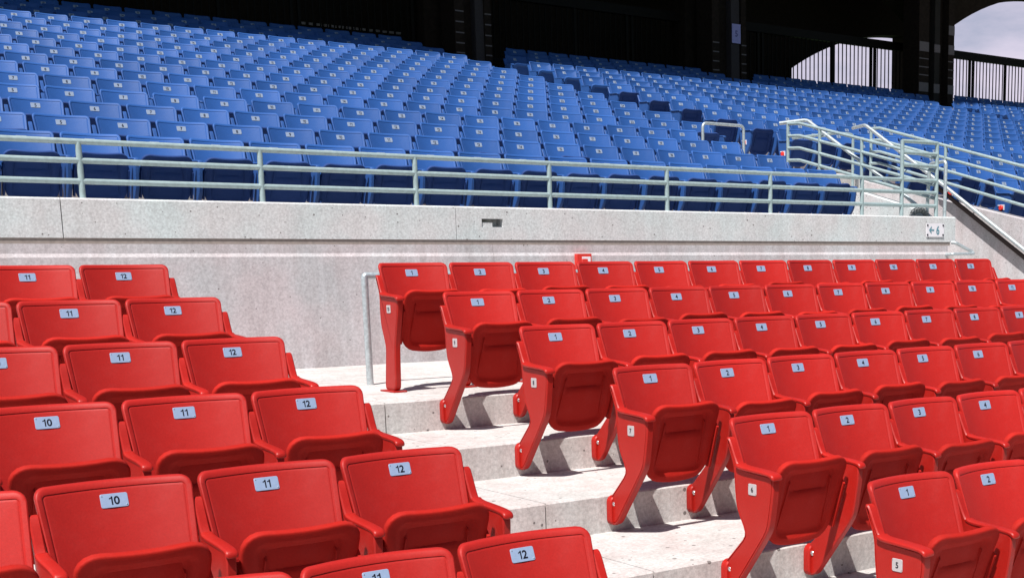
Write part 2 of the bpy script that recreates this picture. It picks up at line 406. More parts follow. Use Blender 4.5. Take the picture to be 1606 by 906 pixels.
def text_tris(txt, size, bold=None):
    V = []; Fs = []; pen = 0
    for ch in txt:
        gv, gf = glyph(ch); o = len(V); V += [(x + pen, y) for x, y in gv]; Fs += [tuple(i + o for i in f) for f in gf]
        pen = max(v[0] for v in V) + .085
    xs = [v[0] for v in V]; ys = [v[1] for v in V]; cx, cy = (min(xs) + max(xs)) / 2, (min(ys) + max(ys)) / 2
    return [((x - cx) * size, (y - cy) * size) for x, y in V], Fs
def plate_mesh(name, txt, w_, h_, size, mats, rivets=True):
    """a small plate facing -Y"""
    o = outline(w_, h_, (.006, .006), 0, 3, 2); n = len(o); mb = MB()
    V = [(a, 0, b) for a, b in o] + [(a, -.0025, b) for a, b in o] + [(a * .985, -.003, b * .97) for a, b in o]
    Fs = [(k * n + i, k * n + (i + 1) % n, (k + 1) * n + (i + 1) % n, (k + 1) * n + i) for k in range(2) for i in range(n)]
    Fs += [tuple(range(n))[::-1], tuple(range(2 * n, 3 * n))]
    mb.add(V, Fs, 0)
    if txt:
        tv, tf = text_tris(txt, size, 0.028); mb.add([(x, -.0038, y) for x, y in tv], tf, 1)
    if rivets:
        for sx in (-1, 1):
            V = []
            for d, q in ((-.003, .0026), (-.0045, .0018)): V += [(sx * w_ * .43 + q * math.cos(a * 1.0472), d, (h_ * .36) * -sx + q * math.sin(a * 1.0472)) for a in range(6)]
            mb.add(V, [(i, (i + 1) % 6, 6 + (i + 1) % 6, 6 + i) for i in range(6)] + [tuple(range(6, 12))], 2)
    return mb.mesh(name, mats)

class Kit: pass
def kit(color):
    k = Kit(); plas, met = (RED, REDMET) if color == 'red' else (BLUE, BLUEMET)
    k.back = backrest_mesh('backrest_' + color, plas, True); k.pan = pan_mesh('seat_pan_' + color, REDPAN if color == 'red' else BLUEPAN_SHADE, True)
    k.mid = side_mesh('side_frame_' + color, met, LEGP, .034, False, True)
    k.aisle = side_mesh('aisle_frame_' + color, met, LEGP, .038, True, True)
    k.ped = side_mesh('pedestal_frame_' + color, met, PEDP, .036, False, True)
    k.pedaisle = side_mesh('pedestal_aisle_frame_' + color, met, PEDP, .038, True, True)
    k.plates = {}; k.color = color
    return k
KIT = {c: kit(c) for c in ('red', 'blue')}
BOLTM = disc_mesh('bolt', BOLT, .014, .014, 'y', 8)
LENSM = disc_mesh('aisle_light_lens', LENS, .036, .022, 'x', 16)
BRACKM = MB().box(-.012, 0, -.052, .052, .028, .040).box(-.012, 0, -.052, -.040, -.03, .03).mesh('aisle_light_bracket', SIGNW)
PLATE_MATS = {'red': [PLATE, INK, BOLT], 'blue': [PLATE_B, INK, BOLT]}
ROWP = {}
def plate_for(color, n):
    k = KIT[color]
    if n not in k.plates: k.plates[n] = plate_mesh('number_plate_%s_%s' % (color, n), str(n), .086, .047, .040 if color == 'red' else .044, PLATE_MATS[color])
    return k.plates[n]
def make_seat(color, loc, number, label, group, frames, width=None, light=False, row=None, low=True):
    """frames: list of (side, kind); side -1 left / +1 right"""
    k = KIT[color]; x, y, z = loc
    root = empty(color + '_stadium_seat', (x, y, z - 0.7515), label, 'stadium seat', group)
    up = (0, 0, 0.7515)
    rs = random.Random(int(x * 917 + y * 331))
    b = link('backrest', k.back, root, up, (R_(rs.gauss(0, .5)), 0, R_(rs.gauss(0, .35))))
    if width: b.scale = (width / 0.508 * .95, 1, 1)
    dp = rs.gauss(0, 1.7) + (rs.random() < .06) * rs.uniform(2, 6)
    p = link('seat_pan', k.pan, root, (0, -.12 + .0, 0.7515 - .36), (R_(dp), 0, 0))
    if width: p.scale = (width / 0.508, 1, 1)
    if number is not None:
        link('number_plate', plate_for(color, number), b, (0, back_y(0, 0) - .0120, 0), (-R_(20), 0, 0))
    half = (width or 0.508) / 2
    for side, kind in frames:
        f = link('side_frame', getattr(k, kind), root, (side * half, 0, 0.7515))
        if kind in ('mid', 'aisle') and low: link('bolt', BOLTM, f, (-.012, -.055, -.606))
        if row is not None and side < 0 and kind.endswith('aisle'):
            if row not in ROWP: ROWP[row] = plate_mesh('row_plate_%d' % row, str(row), .052, .050, .034, [ROWPL, INK, BOLT])
            q = link('row_plate', ROWP[row], f, (-.0200, -.222, -.226), (0, 0, -R_(90)))
        if light and side < 0:
            l_ = link('aisle_light', BRACKM, f, (-.0200, -.205, -.33)); link('lens', LENSM, l_, (-.001, 0, 0))
    return root
def in_view(x, y, z, m=0):
    pts = [(x + dx, y + dy, z + dz) for dx in (-.2, 0.0, .2) for dy, dz in ((0, .06), (-.07, -.1), (-.3, -.12))]
    for p in pts:
        u, v, d = project(p)
        if d > 0 and -m < u < W_PX + m and -m < v < H_PX + m: return True
    return False

# ------------------------------------------------------------------ red rows
T, R, H, A = 0.8685, 0.1865, 0.7515, -0.020
DX = {10: 0, 9: -.003, 8: -.006, 7: .001, 6: .021, 5: -.002, 4: 0}
ORD = {1: 'first', 2: 'second', 3: 'third', 4: 'fourth', 5: 'fifth', 6: 'sixth', 7: 'seventh', 8: 'eighth', 9: 'ninth', 10: 'tenth', 11: 'eleventh', 12: 'twelfth', 13: 'thirteenth', 14: 'fourteenth', 15: 'fifteenth', 16: 'sixteenth',
       17: 'seventeenth', 18: 'eighteenth', 19: 'nineteenth', 20: 'twentieth', 21: 'twenty-first', 22: 'twenty-second', 23: 'twenty-third', 24: 'twenty-fourth'}
for row in range(10, 3, -1):
    r = row - 10; y, z = r * T, r * R; nth = 11 - row
    where = ['', 'back row nearest the concrete wall', 'second row from the concrete wall', 'third row from the concrete wall', 'fourth row from the concrete wall', 'fifth row from the concrete wall', 'sixth row from the concrete wall', 'seventh row from the concrete wall'][nth]
    for n in range(1, 13):                       # block right of the steps
        x = (n - 1) * 0.508 + DX[row]
        if not in_view(x, y, z): continue
        fr = [(-1, ('pedaisle' if row == 10 else 'aisle') if n == 1 else ('ped' if row == 10 else 'mid'))]
        if n == 12: fr.append((1, 'ped' if row == 10 else 'mid'))
        lab = 'red folding seat %d right of the steps, %s' % (n, where)
        if n == 1: lab = 'red aisle seat 1 right of the steps, %s' % (where)
        make_seat('red', (x, y, z), n, lab, 'red seats right of the steps', fr, row=row)
    for n in range(6, 13):                       # block left of the steps
        x = -1.811 + (n - 12) * 0.508
        if not in_view(x, y, z): continue
        fr = [(-1, 'ped' if row == 10 else 'mid')]
        if n == 12: fr.append((1, 'ped' if row == 10 else 'mid'))
        lab = 'red folding seat %d left of the steps, %s' % (n, where)
        u, v, _ = project((x, y, z))
        if not (0 < u < W_PX and 0 < v < H_PX): lab = 'red seat cut off beside seat %d left of the steps, %s' % (n + 1, where.replace('nearest the concrete wall', 'by the wall').replace('the concrete wall', 'the wall'))
        if n == 12: lab = 'red aisle seat 12 left of the steps, %s' % where
        make_seat('red', (x, y, z), n, lab, 'red seats left of the steps', fr)

# ------------------------------------------------------------------ blue rows
TB, RB = 0.8715, 0.2372
cands = []
def row_xs(row):
    """[(x, pitch, number, block, nth from the aisle, first?, last?)]"""
    o = []
    if row <= 4:
        xs = [(-1.035 + .5094 * k, .5094, 5 + k) for k in range(-8, 17)]
        if row == 1: xs = [(-1.54 + .510 * k, .510, 4 + k) for k in range(-8, 18)]
    else:
        xs = [(8.02 - .545 * j, .545, 24 - j) for j in range(0, 6)][::-1]
        xs = [(4.775 - .5105 * j, .5105, 18 - j) for j in range(0, 20)][::-1] + xs
    m = len(xs)
    o += [(x, p, n, 'left', m - i, False, i == m - 1) for i, (x, p, n) in enumerate(xs)]
    x0 = 9.83 if row >= 5 else 10.53
    k = 0
    while x0 + .527 * k < 21.0:
        o.append((x0 + .527 * k, .527, k + 1, 'right', k + 1, k == 0, x0 + .527 * (k + 1) >= 21.0)); k += 1
    if row >= 15: o += [(x0 + .527 * (k + q), .527, k + q + 1, 'right', k + q + 1, False, False) for q in range(0, 4)]
    o += [(22.9 + .52 * j, .52, j + 1, 'far', j + 1, j == 0, False) for j in range(0, 24)]
    return o
PILLARS = [(9.36, 10.20), (16.05, 17.09), (23.08, 24.47)]
for row in range(1, 17):
    y, z = 4.44 + TB * (row - 2), 1.344 + RB * (row - 2)
    for x, p, n, blk, nth, first, last in row_xs(row):
        if row >= 15 and any(a - .22 < x < b + .22 for a, b in PILLARS): continue
        if not in_view(x, y, z): continue
        d = project((x, y, z))[2]
        cands.append((d, row, x, y, z, p, n, blk, nth, first, last))
cands.sort()
N_SINGLE = 300
low_b = {}
far = MB()
lowback = backrest_mesh('low_back', BLUE, False); lowpan = pan_mesh('low_pan', BLUE, False); lowside = side_mesh('low_side', BLUE, LEGP, .044, False, False)
lowparts = [([tuple(v.co) for v in me.vertices], [tuple(f.vertices) for f in me.polygons]) for me in (lowback, lowpan, lowside)]
lowplate = MB().box(-.043, .043, -.003, 0, -.0235, .0235)
plate_txt = {}
ROWN = lambda r_: 'front row behind the railing' if r_ == 1 else '%s row behind the railing' % ORD[r_]
for i, (d, row, x, y, z, p, n, blk, nth, first, last) in enumerate(cands):
    if i < N_SINGLE:
        side = {'left': 'left of', 'right': 'right of', 'far': 'beyond'}[blk]
        lab = 'blue folding seat, %s, %s from the stair aisle on its %s' % (ROWN(row), ORD.get(nth, '%dth' % nth), 'left' if blk == 'right' else 'right')
        if nth == 1: lab = 'blue aisle seat, %s, just %s the stair aisle' % (ROWN(row), side)
        fr = [(-1, 'aisle' if first else 'mid')]
        if last: fr.append((1, 'mid'))
        make_seat('blue', (x, y, z), n, lab, 'blue seats %s the stair aisle' % side, fr, width=p, light=(first and row in (1, 2, 5, 6)), low=(row <= 2))
    else:
        s_ = p / .508
        rs = random.Random(int(x * 917 + y * 331)); dpp = rs.gauss(0, .006)
        for (V, Fs), dx, kx, oy, oz in zip(lowparts, (0, 0, -p / 2), (s_ * .95, s_, 1), (0, -.12 + dpp, 0), (0, -.36, 0)):
            far.add([(x + a * kx + dx, y + b + oy, z + c + oz) for a, b, c in V], Fs, 0)
        if last: far.add([(x + a + p / 2, y + b, z + c) for a, b, c in lowparts[2][0]], lowparts[2][1], 0)
        ca, sa = math.cos(R_(20)), math.sin(R_(20))
        yo = y + back_y(0, 0) - .0075
        far.add([(x + a, yo + b * ca + c * sa, z + c * ca - b * sa) for a, b, c in lowplate.v], lowplate.f, 1)
        if n not in plate_txt: plate_txt[n] = text_tris(str(n), .040)
        tv, tf = plate_txt[n]
        far.add([(x + a, yo - .0045 * ca + c * sa, z + c * ca + .0045 * sa) for a, c in tv], tf, 2)
tag(link('blue_seat_rows', far.mesh('blue_seat_rows', [BLUE, PLATE_B, INK], 40)), 'far rows of blue folding seats running back under the dark roof', 'stadium seats', None, 'stuff')

# ------------------------------------------------------------------ red terrace
pr = [(2.56, -3.3), (2.56, -H)]
for r in range(0, -14, -1):
    yb = r * T + A - T                                 # nosing of this tread = riser plane of the row below
    pr += [(yb + .006, r * R - H), (yb, r * R - H - .006), (yb, (r - 1) * R - H)]
pr += [(pr[-1][0], -3.3)]
def terrace_piece(x0, x1, mb): mb.extrude_x(pr, x0, x1)
tm = MB(); JX = -.645
terrace_piece(-14, JX - .004, tm); terrace_piece(JX + .004, 9.75, tm)
tag(link('concrete_terrace', tm.mesh('concrete_terrace', CON_STEP)), 'pale concrete terrace steps under the red seats', None, None, 'structure')
jm = MB().extrude_x([(a - (-.0) + .008, b - .008) for a, b in pr], JX - .004, JX + .004)
tag(link('joint_filler', jm.mesh('joint_filler', simple('joint filler', (.2, .18, .17), .9))), 'dark sealant in the terrace joint', None, None, 'structure')

# ------------------------------------------------------------------ retaining wall with its parapet
YW = 2.55
root = empty('retaining_wall', (3, YW + .3, -H), 'long pale concrete wall with parapet behind the red seats', 'wall')
lw = MB(); XE = 8.262
def wall_profile(): return [(YW - .012, -H), (YW - .012, .162), (YW + .004, .190), (YW + .004, .262), (YW + .33, .262), (YW + .33, -H)]
for a, b in ((-14, 2.089), (2.093, XE)): lw.extrude_x(wall_profile(), a, b)
lw.box(2.089, 2.093, YW + .02, YW + .3, -H, .25)
o_ = link('lower_wall', lw.mesh('lower_wall', CON_WALL), root); o_.parent = root; o_.location = (-root.location.x, -root.location.y, -root.location.z)
pm = MB(); ZT, ZB = .596, .305
def par_profile(z0=ZB, z1=ZT, cham=True):
    return [(YW, z0), (YW, z1 - .012), (YW + .012, z1), (YW + .34, z1), (YW + .34, z0)] if cham else [(YW, z0), (YW, z1), (YW + .34, z1), (YW + .34, z0)]
SX0, SX1, SZ0, SZ1 = 1.985, 2.205, .418, .491
pm.extrude_x(par_profile(), -14, -1.531); pm.extrude_x(par_profile(), -1.524, 1.724)
pm.extrude_x(par_profile(), 1.730, SX0); pm.extrude_x(par_profile(), SX1, 8.150)
pm.extrude_x(par_profile(ZB, SZ0, False), SX0, SX1); pm.extrude_x(par_profile(SZ1, ZT), SX0, SX1)
pm.box(SX0, SX1, YW + .11, YW + .34, SZ0, SZ1)
pm.box(SX0, SX0 + .115, YW + .012, YW + .11, SZ0, SZ0 + .040)
pm.extrude_x(par_profile(), 8.154, 8.385)
pm.box(-14, 8.385, YW + .03, YW + .335, ZB + .002, ZB + .25) if False else None
o_ = link('parapet', pm.mesh('parapet', CON_PAR), root); o_.location = (-root.location.x, -root.location.y, -root.location.z)
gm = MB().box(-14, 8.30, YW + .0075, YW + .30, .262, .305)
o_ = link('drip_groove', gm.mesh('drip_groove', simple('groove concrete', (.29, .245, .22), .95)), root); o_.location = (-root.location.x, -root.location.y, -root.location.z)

def at(o, base):
    o.location = (-base[0], -base[1], -base[2])
def child(name, mb, mats, root, smooth=None):
    o = link(name, mb.mesh(name, mats, smooth), root); at(o, root.location); return o

# ------------------------------------------------------------------ tubes
def fillet(P, r, n=5):
    P = [Vector(p) for p in P]; outp = [P[0]]
    for i in range(1, len(P) - 1):
        a, b, c = P[i - 1], P[i], P[i + 1]
        d1 = (a - b); d2 = (c - b); q = min(r, d1.length * .45, d2.length * .45)
        p1 = b + d1.normalized() * q; p2 = b + d2.normalized() * q
        for k in range(n + 1):
            t_ = k / n; outp.append(p1 * (1 - t_) ** 2 + b * 2 * t_ * (1 - t_) + p2 * t_ ** 2)
    outp.append(P[-1]); return outp
def tube(mb, P, r, n=12, mi=0, bend=0.05):
    P = fillet(P, bend) if len(P) > 2 else [Vector(p) for p in P]
    V = []; up = None
    for i, p in enumerate(P):
        d = ((P[i] - P[i - 1]).normalized() if i else Vector()) + ((P[i + 1] - P[i]).normalized() if i < len(P) - 1 else Vector())
        d.normalize()
        if up is None:
            up = d.cross(Vector((0, 0, 1)) if abs(d.z) < .9 else Vector((1, 0, 0))).normalized()
        up = (up - d * up.dot(d)).normalized(); s_ = d.cross(up)
        V += [p + (up * math.cos(2 * math.pi * k / n) + s_ * math.sin(2 * math.pi * k / n)) * r for k in range(n)]
    m = len(P)
    Fs = [(i * n + k, i * n + (k + 1) % n, (i + 1) * n + (k + 1) % n, (i + 1) * n + k) for i in range(m - 1) for k in range(n)]
    Fs += [tuple(range(n)), tuple(range((m - 1) * n, m * n))]
    return mb.add(V, Fs, mi)

# front railing on the parapet
YR = YW + .10; RR = .0215
root = empty('guard_railing', (3.5, YR, ZT), 'long pale blue-green pipe railing on the parapet in front of the blue seats', 'railing')
for zz in (1.030 - .02, .872, .722):
    child('rail', tube(MB(), [(-10, YR, zz), (8.155, YR, zz)], RR), RAILM, root, 40)
PX = [-1.344 - 1.375 * 3, -1.344 - 1.375 * 2, -1.344 - 1.375, -1.344, .030, 1.402, 2.777, 4.156, 5.534, 6.910]
for px in PX: child('post', tube(MB(), [(px, YR, ZT - .002), (px, YR, 1.012)], RR * 1.05), RAILM, root, 40)
# taller panel at the stair head
for px in (7.557, 8.150): child('post', tube(MB(), [(px, YR, ZT - .002), (px, YR, 1.445)], RR * 1.1), RAILM, root, 40)
for zz in (1.440, 1.313, 1.175): child('rail', tube(MB(), [(7.557, YR, zz), (8.150, YR, zz)], RR), RAILM, root, 40)

# near guard, beside the stair (slopes with the seats)
XN = 8.15
root = empty('stair_guard_rail', (XN, 3.8, .9), 'sloping four bar pipe guard on the seat side of the stairs', 'railing')
for k, z0 in enumerate((1.285, 1.130, .974, .820)):
    ztop = z0 + .268 * (5.0 - 2.70)
    child('rail', tube(MB(), [(XN, YR + .02, z0 + .268 * (YR + .02 - 2.70)), (XN, 5.0, ztop), (XN - .02, 5.20, ztop + .012)], RR * .95, bend=.03), RAILM, root, 40)
for yy, zt in ((5.20, 1.912), (4.62, 1.79), (3.87, 1.60)):
    zb = .60 + .268 * (yy - 2.55)
    child('post', tube(MB(), [(XN - (.02 if yy > 5 else 0), yy, zb), (XN - (.02 if yy > 5 else 0), yy, zt)], RR), RAILM, root, 40)
# sloping hand rails of the stair
root = empty('stair_handrail', (8.30, 4, .9), 'steep pipe handrail on the seat side of the stairs', 'handrail')
child('rail', tube(MB(), [(8.12, 5.35, 1.935), (8.30, 5.02, 1.955), (8.30, 3.30, .90), (8.30, 2.62, .44)], .024, bend=.06), GALV, root, 40)
child('bracket', tube(MB(), [(8.17, 4.62, 1.70), (8.30, 4.62, 1.72)], .012), GALV, root, 40)
XF = 9.75
root = empty('stair_handrail', (XF - .1, 4, .9), 'long steep pipe handrail running down the far stair wall', 'handrail')
child('rail', tube(MB(), [(9.74, 5.60, 1.985), (9.66, 5.28, 1.99), (9.66, 3.84, 1.075), (9.66, 1.2, -.66)], .024, bend=.05), GALV, root, 40)
child('rail', MB().extrude_x([(3.95, 1.02), (1.2, -.785), (1.2, -.725), (3.95, 1.085)], 9.665, 9.68), SHADOWSTRIP, root)  # added black strip standing in for the handrail's shadow on the wall
for yy in (4.6, 3.4, 2.2): child('bracket', tube(MB(), [(9.66, yy, 1.075 + (yy - 3.84) * .657 - .02), (9.76, yy, 1.075 + (yy - 3.84) * .657 - .05)], .012), GALV, root, 40)
# far guard on the coping
root = empty('stair_guard_rail', (9.86, 3.8, .9), 'sloping four bar pipe guard on top of the far stair wall', 'railing')
XG = 9.84
for k, zz in enumerate((1.950, 1.790, 1.632, 1.475)):
    child('rail', tube(MB(), [(XG, 5.36, zz + .008), (XG, 5.18, zz), (XG, 1.4, zz - .286 * 3.78)], RR * .95, bend=.03), RAILM, root, 40)
for yy in (5.34, 3.98, 2.45):
    zt = 1.95 - .286 * (5.18 - yy) if yy < 5.2 else 1.955
    child('post', tube(MB(), [(XG, yy, .58 + .235 * (yy - 2.62)), (XG, yy, zt)], RR), RAILM, root, 40)
# bent-over end post and loop rails
root = empty('hoop_rail', (8.31, 2.75, ZT), 'bent galvanised end post at the head of the wall beside the sign', 'railing')
child('rail', tube(MB(), [(8.30, YR, ZT - .002), (8.31, YR, 1.245), (8.33, 2.92, 1.235), (8.33, 2.95, .62)], .021, bend=.05), GALV, root, 40)
root = empty('hoop_rail', (7.9, 6.4, 1.5), 'short galvanised hoop rail standing among the blue seats by the aisle', 'railing')
child('rail', tube(MB(), [(7.656, 6.4, 1.36), (7.656, 6.4, 2.02), (8.392, 6.4, 2.02), (8.392, 6.4, 1.30)], .021, bend=.07), GALV, root, 40)
root = empty('hoop_rail', (9.2, 5.3, 1.0), 'pale hoop rail at the stair head behind the sloping guard', 'railing')
child('rail', tube(MB(), [(9.05, 6.1, 1.86), (9.07, 5.25, 1.850), (9.39, 5.25, 1.846), (9.39, 5.25, 1.05)], .020, bend=.06), RAILM, root, 40)
root = empty('wall_handrail', (8.4, 2.5, .2), 'short bent pipe handrail end sticking out under the direction sign', 'handrail')
child('rail', tube(MB(), [(8.315, 2.545, .30), (8.33, 2.50, .296), (8.60, 2.46, .185), (8.59, 2.44, .165), (8.22, 2.44, .162), (8.215, 2.545, .160)], .019, bend=.025), GALV, root, 40)
# posts behind the top red row
root = empty('aisle_rail', (-.12, .4547, -H), 'galvanised post and rail at the step end behind the top red row', 'railing')
child('post', tube(MB(), [(-.12, .4547, -H), (-.12, .4547, -.012), (5.9, .4547, -.006)], .024, bend=.012), GALV, root, 40)
root = empty('aisle_rail', (-2.2, .4547, -H), 'galvanised rail glimpsed between seats 11 and 12 of the top red row', 'railing')
child('rail', tube(MB(), [(-2.02, .4547, -H), (-2.02, .4547, -.012), (-5.6, .4547, -.006)], .024, bend=.02), GALV, root, 40)

# ------------------------------------------------------------------ stair well
nw = MB()
def slopez(y): return .712 + .281 * (y - 2.97)
nw.add([(x, y, z) for x in (8.08, 8.258) for y, z in ((2.892, .30), (2.892, slopez(2.892)), (5.30, slopez(5.30)), (5.30, .30))],
       [(0, 1, 2, 3), (7, 6, 5, 4), (0, 4, 5, 1), (1, 5, 6, 2), (2, 6, 7, 3), (3, 7, 4, 0)])
tag(link('stair_side_wall', nw.mesh('stair_side_wall', CON_PAR)), 'low sloping concrete kerb wall at the end of the front blue row', 'wall')
fw = MB()
cz = lambda y: .600 + .235 * (y - 2.68)
fw.add([(x, y, z) for x in (9.75, 10.0) for y, z in ((2.085, -H - .02), (2.085, cz(2.085)), (6.1, cz(6.1)), (6.1, -H - .02))],
       [(0, 1, 2, 3), (7, 6, 5, 4), (0, 4, 5, 1), (1, 5, 6, 2), (2, 6, 7, 3), (3, 7, 4, 0)])
fw.add([(x, y, z) for x in (9.75, 10.0) for y, z in ((-2.0, -H - .4), (-2.0, cz(-2.0)), (2.078, cz(2.078)), (2.078, -H - .4))],
       [(0, 1, 2, 3), (7, 6, 5, 4), (0, 4, 5, 1), (1, 5, 6, 2), (2, 6, 7, 3), (3, 7, 4, 0)])
tag(link('stair_far_wall', fw.mesh('stair_far_wall', CON_WALL)), 'tall pinkish concrete stair wall with a sloping top, behind the handrail', 'wall')
st = MB(); y_ = 2.62; z_ = -H
stp = [(y_, -H - .3)]
while z_ + .184 < 1.304:
    stp += [(y_, z_), (y_, z_ + .184)]; y_ += .28; z_ += .184
stp += [(y_, z_), (y_, 1.304), (7.03, 1.304), (7.03, -H - .3)]
st.extrude_x(stp, 8.262, 9.746)
tag(link('stairs', st.mesh('stairs', CON_STEP)), 'concrete stairs climbing between the two blocks of blue seats', None, None, 'structure')

# ------------------------------------------------------------------ blue terrace
def blue_profile(r0, r1, yfront):
    q = [(yfront, -2.5)]
    z0 = .5925 + RB * (r0 - 2); q.append((yfront, z0))
    for r in range(r0, r1):
        yr = 4.44 + TB * (r - 2) + A; zt = .5925 + RB * (r - 2)
        q += [(yr, zt), (yr, zt + RB)]
    ye = 17.9; q += [(ye, .5925 + RB * (r1 - 2)), (ye, -2.5)]
    return q
bt = MB()
bt.extrude_x(blue_profile(1, 16, YW + .36), -14, 8.072)
bt.extrude_x(blue_profile(6, 16, 7.034), 8.072, 10.004)
bt.extrude_x(blue_profile(1, 16, YW - .4), 10.004, 50)
bt.extrude_x([(5.302, -1), (5.302, 1.066), (6.163, 1.066), (6.163, 1.3035), (7.033, 1.3035), (7.033, -1)], 8.072, 8.260)
bt.extrude_x([(6.102, -1), (6.102, 1.3035), (7.033, 1.3035), (7.033, -1)], 9.748, 10.004)
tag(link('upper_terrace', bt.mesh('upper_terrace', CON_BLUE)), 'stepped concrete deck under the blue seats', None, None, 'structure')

# ------------------------------------------------------------------ small things on the wall
root = empty('direction_sign', (8.02, YW - .004, .44), 'small white sign with arrow and 6 at the right end of the parapet', 'sign')
sp = MB().box(-.152, .152, -.006, 0, -.077, .077)
o_ = link('sign_plate', sp.mesh('sign_plate', SIGNW), root)
bpf = []
tv, tf = text_tris('6', .145, 0.004)
tx = MB().add([(a * .86 + .042, -.0085, b) for a, b in tv], tf)
tx.add([(x, -.0085, z) for x, z in ((-.112, .0), (-.066, .046), (-.066, .024), (-.086, .008), (-.022, .008), (-.022, -.008), (-.086, -.008), (-.066, -.024), (-.066, -.046))], [(0, 1, 2, 3), (0, 3, 4, 5), (0, 5, 6), (0, 6, 7, 8)])
link('lettering', tx.mesh('lettering', SIGNT), root)
for sx in (-1, 1):
    for sz in (-1, 1): link('fixing', disc_mesh('fixing', INK, .012, .006, 'y', 8), root, (sx * .134, -.0062, sz * .055))
root = empty('alarm_box', (3.04, YW - .012, .10), 'small red call box on the wall behind red seat 4', 'alarm box')
ab = MB().box(-.080, .080, -.05, 0, -.09, .079); link('case', ab.mesh('case', REDBOX), root)
link('face_panel', MB().box(-.028, .066, -.054, -.0502, -.07, .052).mesh('face_panel', SIGNW), root)
link('handle', MB().box(-.030, .028, -.064, -.0542, -.012, .030).mesh('handle', REDBOX), root)
hm = MB()
for k in range(7):
    a0 = math.pi * (k + .0) / 7; a1 = math.pi * (k + .66) / 7
    q = [Vector((8.03 - .125 * math.cos(a0 + (a1 - a0) * t_ / 3), 2.80, .60 + .085 * math.sin(a0 + (a1 - a0) * t_ / 3))) for t_ in range(4)]
    tube(hm, q, .036, 12, bend=.001)
tube(hm, [Vector((8.03 - .125 * math.cos(math.pi * t_ / 16), 2.80, .60 + .085 * math.sin(math.pi * t_ / 16))) for t_ in range(17)], .024, 12, bend=.001)
tag(link('drain_hose', hm.mesh('drain_hose', RUBBER, 50)), 'short loop of black ribbed hose lying on the wall top', 'hose')

# ------------------------------------------------------------------ stand back: pillars, arcade, fence, roof
for i, (a, b) in enumerate(PILLARS):
    labs = ['dark banded brick pillar above the head of the blue aisle', 'dark brick pillar carrying the lavender banner', 'wide dark brick pillar with pale stone blocks between the two arches']
    root = empty('brick_pillar', ((a + b) / 2, 16.8, 3.7), labs[i], 'pillar', 'brick pillars along the back of the stand')
    w_ = b - a; big = i == 2
    fl = .385 if big else .215
    fr_ = .235 if big else .15
    pmb = MB()
    pmb.box(a, a + fl, 16.40, 16.96, 3.6, 8.99); pmb.box(b - fr_, b, 16.40, 16.96, 3.6, 8.99)
    pmb.box(a + fl, b - fr_, 16.62, 16.96, 3.6, 8.99); pmb.box(a + .34, b - .02, 16.962, 17.203, 3.6, 8.985)
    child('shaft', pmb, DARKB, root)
    cx0, cx1 = (a + .66, a + .86) if big else (a + .60 * w_ - .01, a + .60 * w_ + .24)
    child('inner_shaft', MB().box(cx0, cx1, 16.44, 16.62, 3.6, 9.0), DARKC if big else simple('grey shaft', (.05, .042, .045), .8), root)
    bd = MB()
    lines = [4.50, 4.69, 4.89, 5.10, 5.305] if not big else [5.121, 5.326, 5.537]
    for x0, x1 in ((a + .02, a + fl - .005), (b - fr_ + .005, b + .003)):
        for zl in lines: bd.box(x0, x1, 16.394, 16.41, zl - .012, zl + .012)
        if big:
            for z0, z1 in ((4.70, 4.93), (5.72, 5.96), (6.22, 6.46)):
                if z0 > 6 and x0 < a + .3: continue
                bd.box(x0, x1, 16.392, 16.41, z0, z1)
    if big:
        for z0, z1 in ((4.70, 4.93), (5.74, 5.94)): bd.box(cx0 - .01, cx1 + .01, 16.432, 16.45, z0, z1)
    child('stone_band', bd, BANDS, root)
root = empty('section_banner', (16.72, 16.40, 5.55), 'narrow lavender banner with a 5 hanging on the dark pillar', 'banner')
link('cloth', MB().box(-.13, .13, -.012, 0, -.215, .215).mesh('cloth', BANNER), root, (.06, 0, 0))
tv, tf = text_tris('5', .20, 0.0); link('lettering', MB().add([(x_ + .06, -.0145, z_) for x_, z_ in tv], tf).mesh('lettering', BANNERT), root)

# arcade wall with segmental arches, plane Y 17.2..17.8
def arch_wall(mb, x0, x1, zs, crown, ztop, y0, y1, n=24):
    c = (x1 - x0) / 2; rise = crown - zs; rad = (c * c + rise * rise) / (2 * rise); cx = (x0 + x1) / 2; czn = crown - rad
    pts = []
    for i in range(n + 1):
        x = x0 + (x1 - x0) * i / n; pts.append((x, czn + math.sqrt(max(0, rad * rad - (x - cx) ** 2))))
    V = []
    for x, z in pts: V += [(x, y0, z), (x, y1, z), (x, y0, ztop), (x, y1, ztop)]
    Fs = []
    for i in range(n):
        p, q = 4 * i, 4 * i + 4
        Fs += [(p, q, q + 1, p + 1), (p + 2, p + 3, q + 3, q + 2), (p, p + 2, q + 2, q), (p + 1, q + 1, q + 3, p + 3)]
    Fs += [(0, 1, 3, 2), (4 * n, 4 * n + 2, 4 * n + 3, 4 * n + 1)]
    mb.add(V, Fs)
aw = MB(); ZB_ = 3.8; ZR = 8.996
spans = [(-3.2, 9.1), (10.5, 15.9), (17.3, 24.02)]
solids = [(-14, -3.2), (9.1, 10.5), (15.9, 17.3), (24.02, 25.40), (34.2, 50)]
for a, b in spans: arch_wall(aw, a, b, 6.7, 7.75, ZR, 17.205, 17.8)
arch_wall(aw, 25.40, 34.2, 6.707, 7.855, ZR, 17.205, 17.8)
for a, b in solids: aw.box(a, b, 17.205, 17.8, ZB_, ZR)
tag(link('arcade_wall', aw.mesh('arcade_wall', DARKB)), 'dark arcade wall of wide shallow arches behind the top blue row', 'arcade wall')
ow = MB()
def arch_z(x): return -2.693 + math.sqrt(max(0, 9.638 ** 2 - (x - 26.69) ** 2))
n = 20; V = []
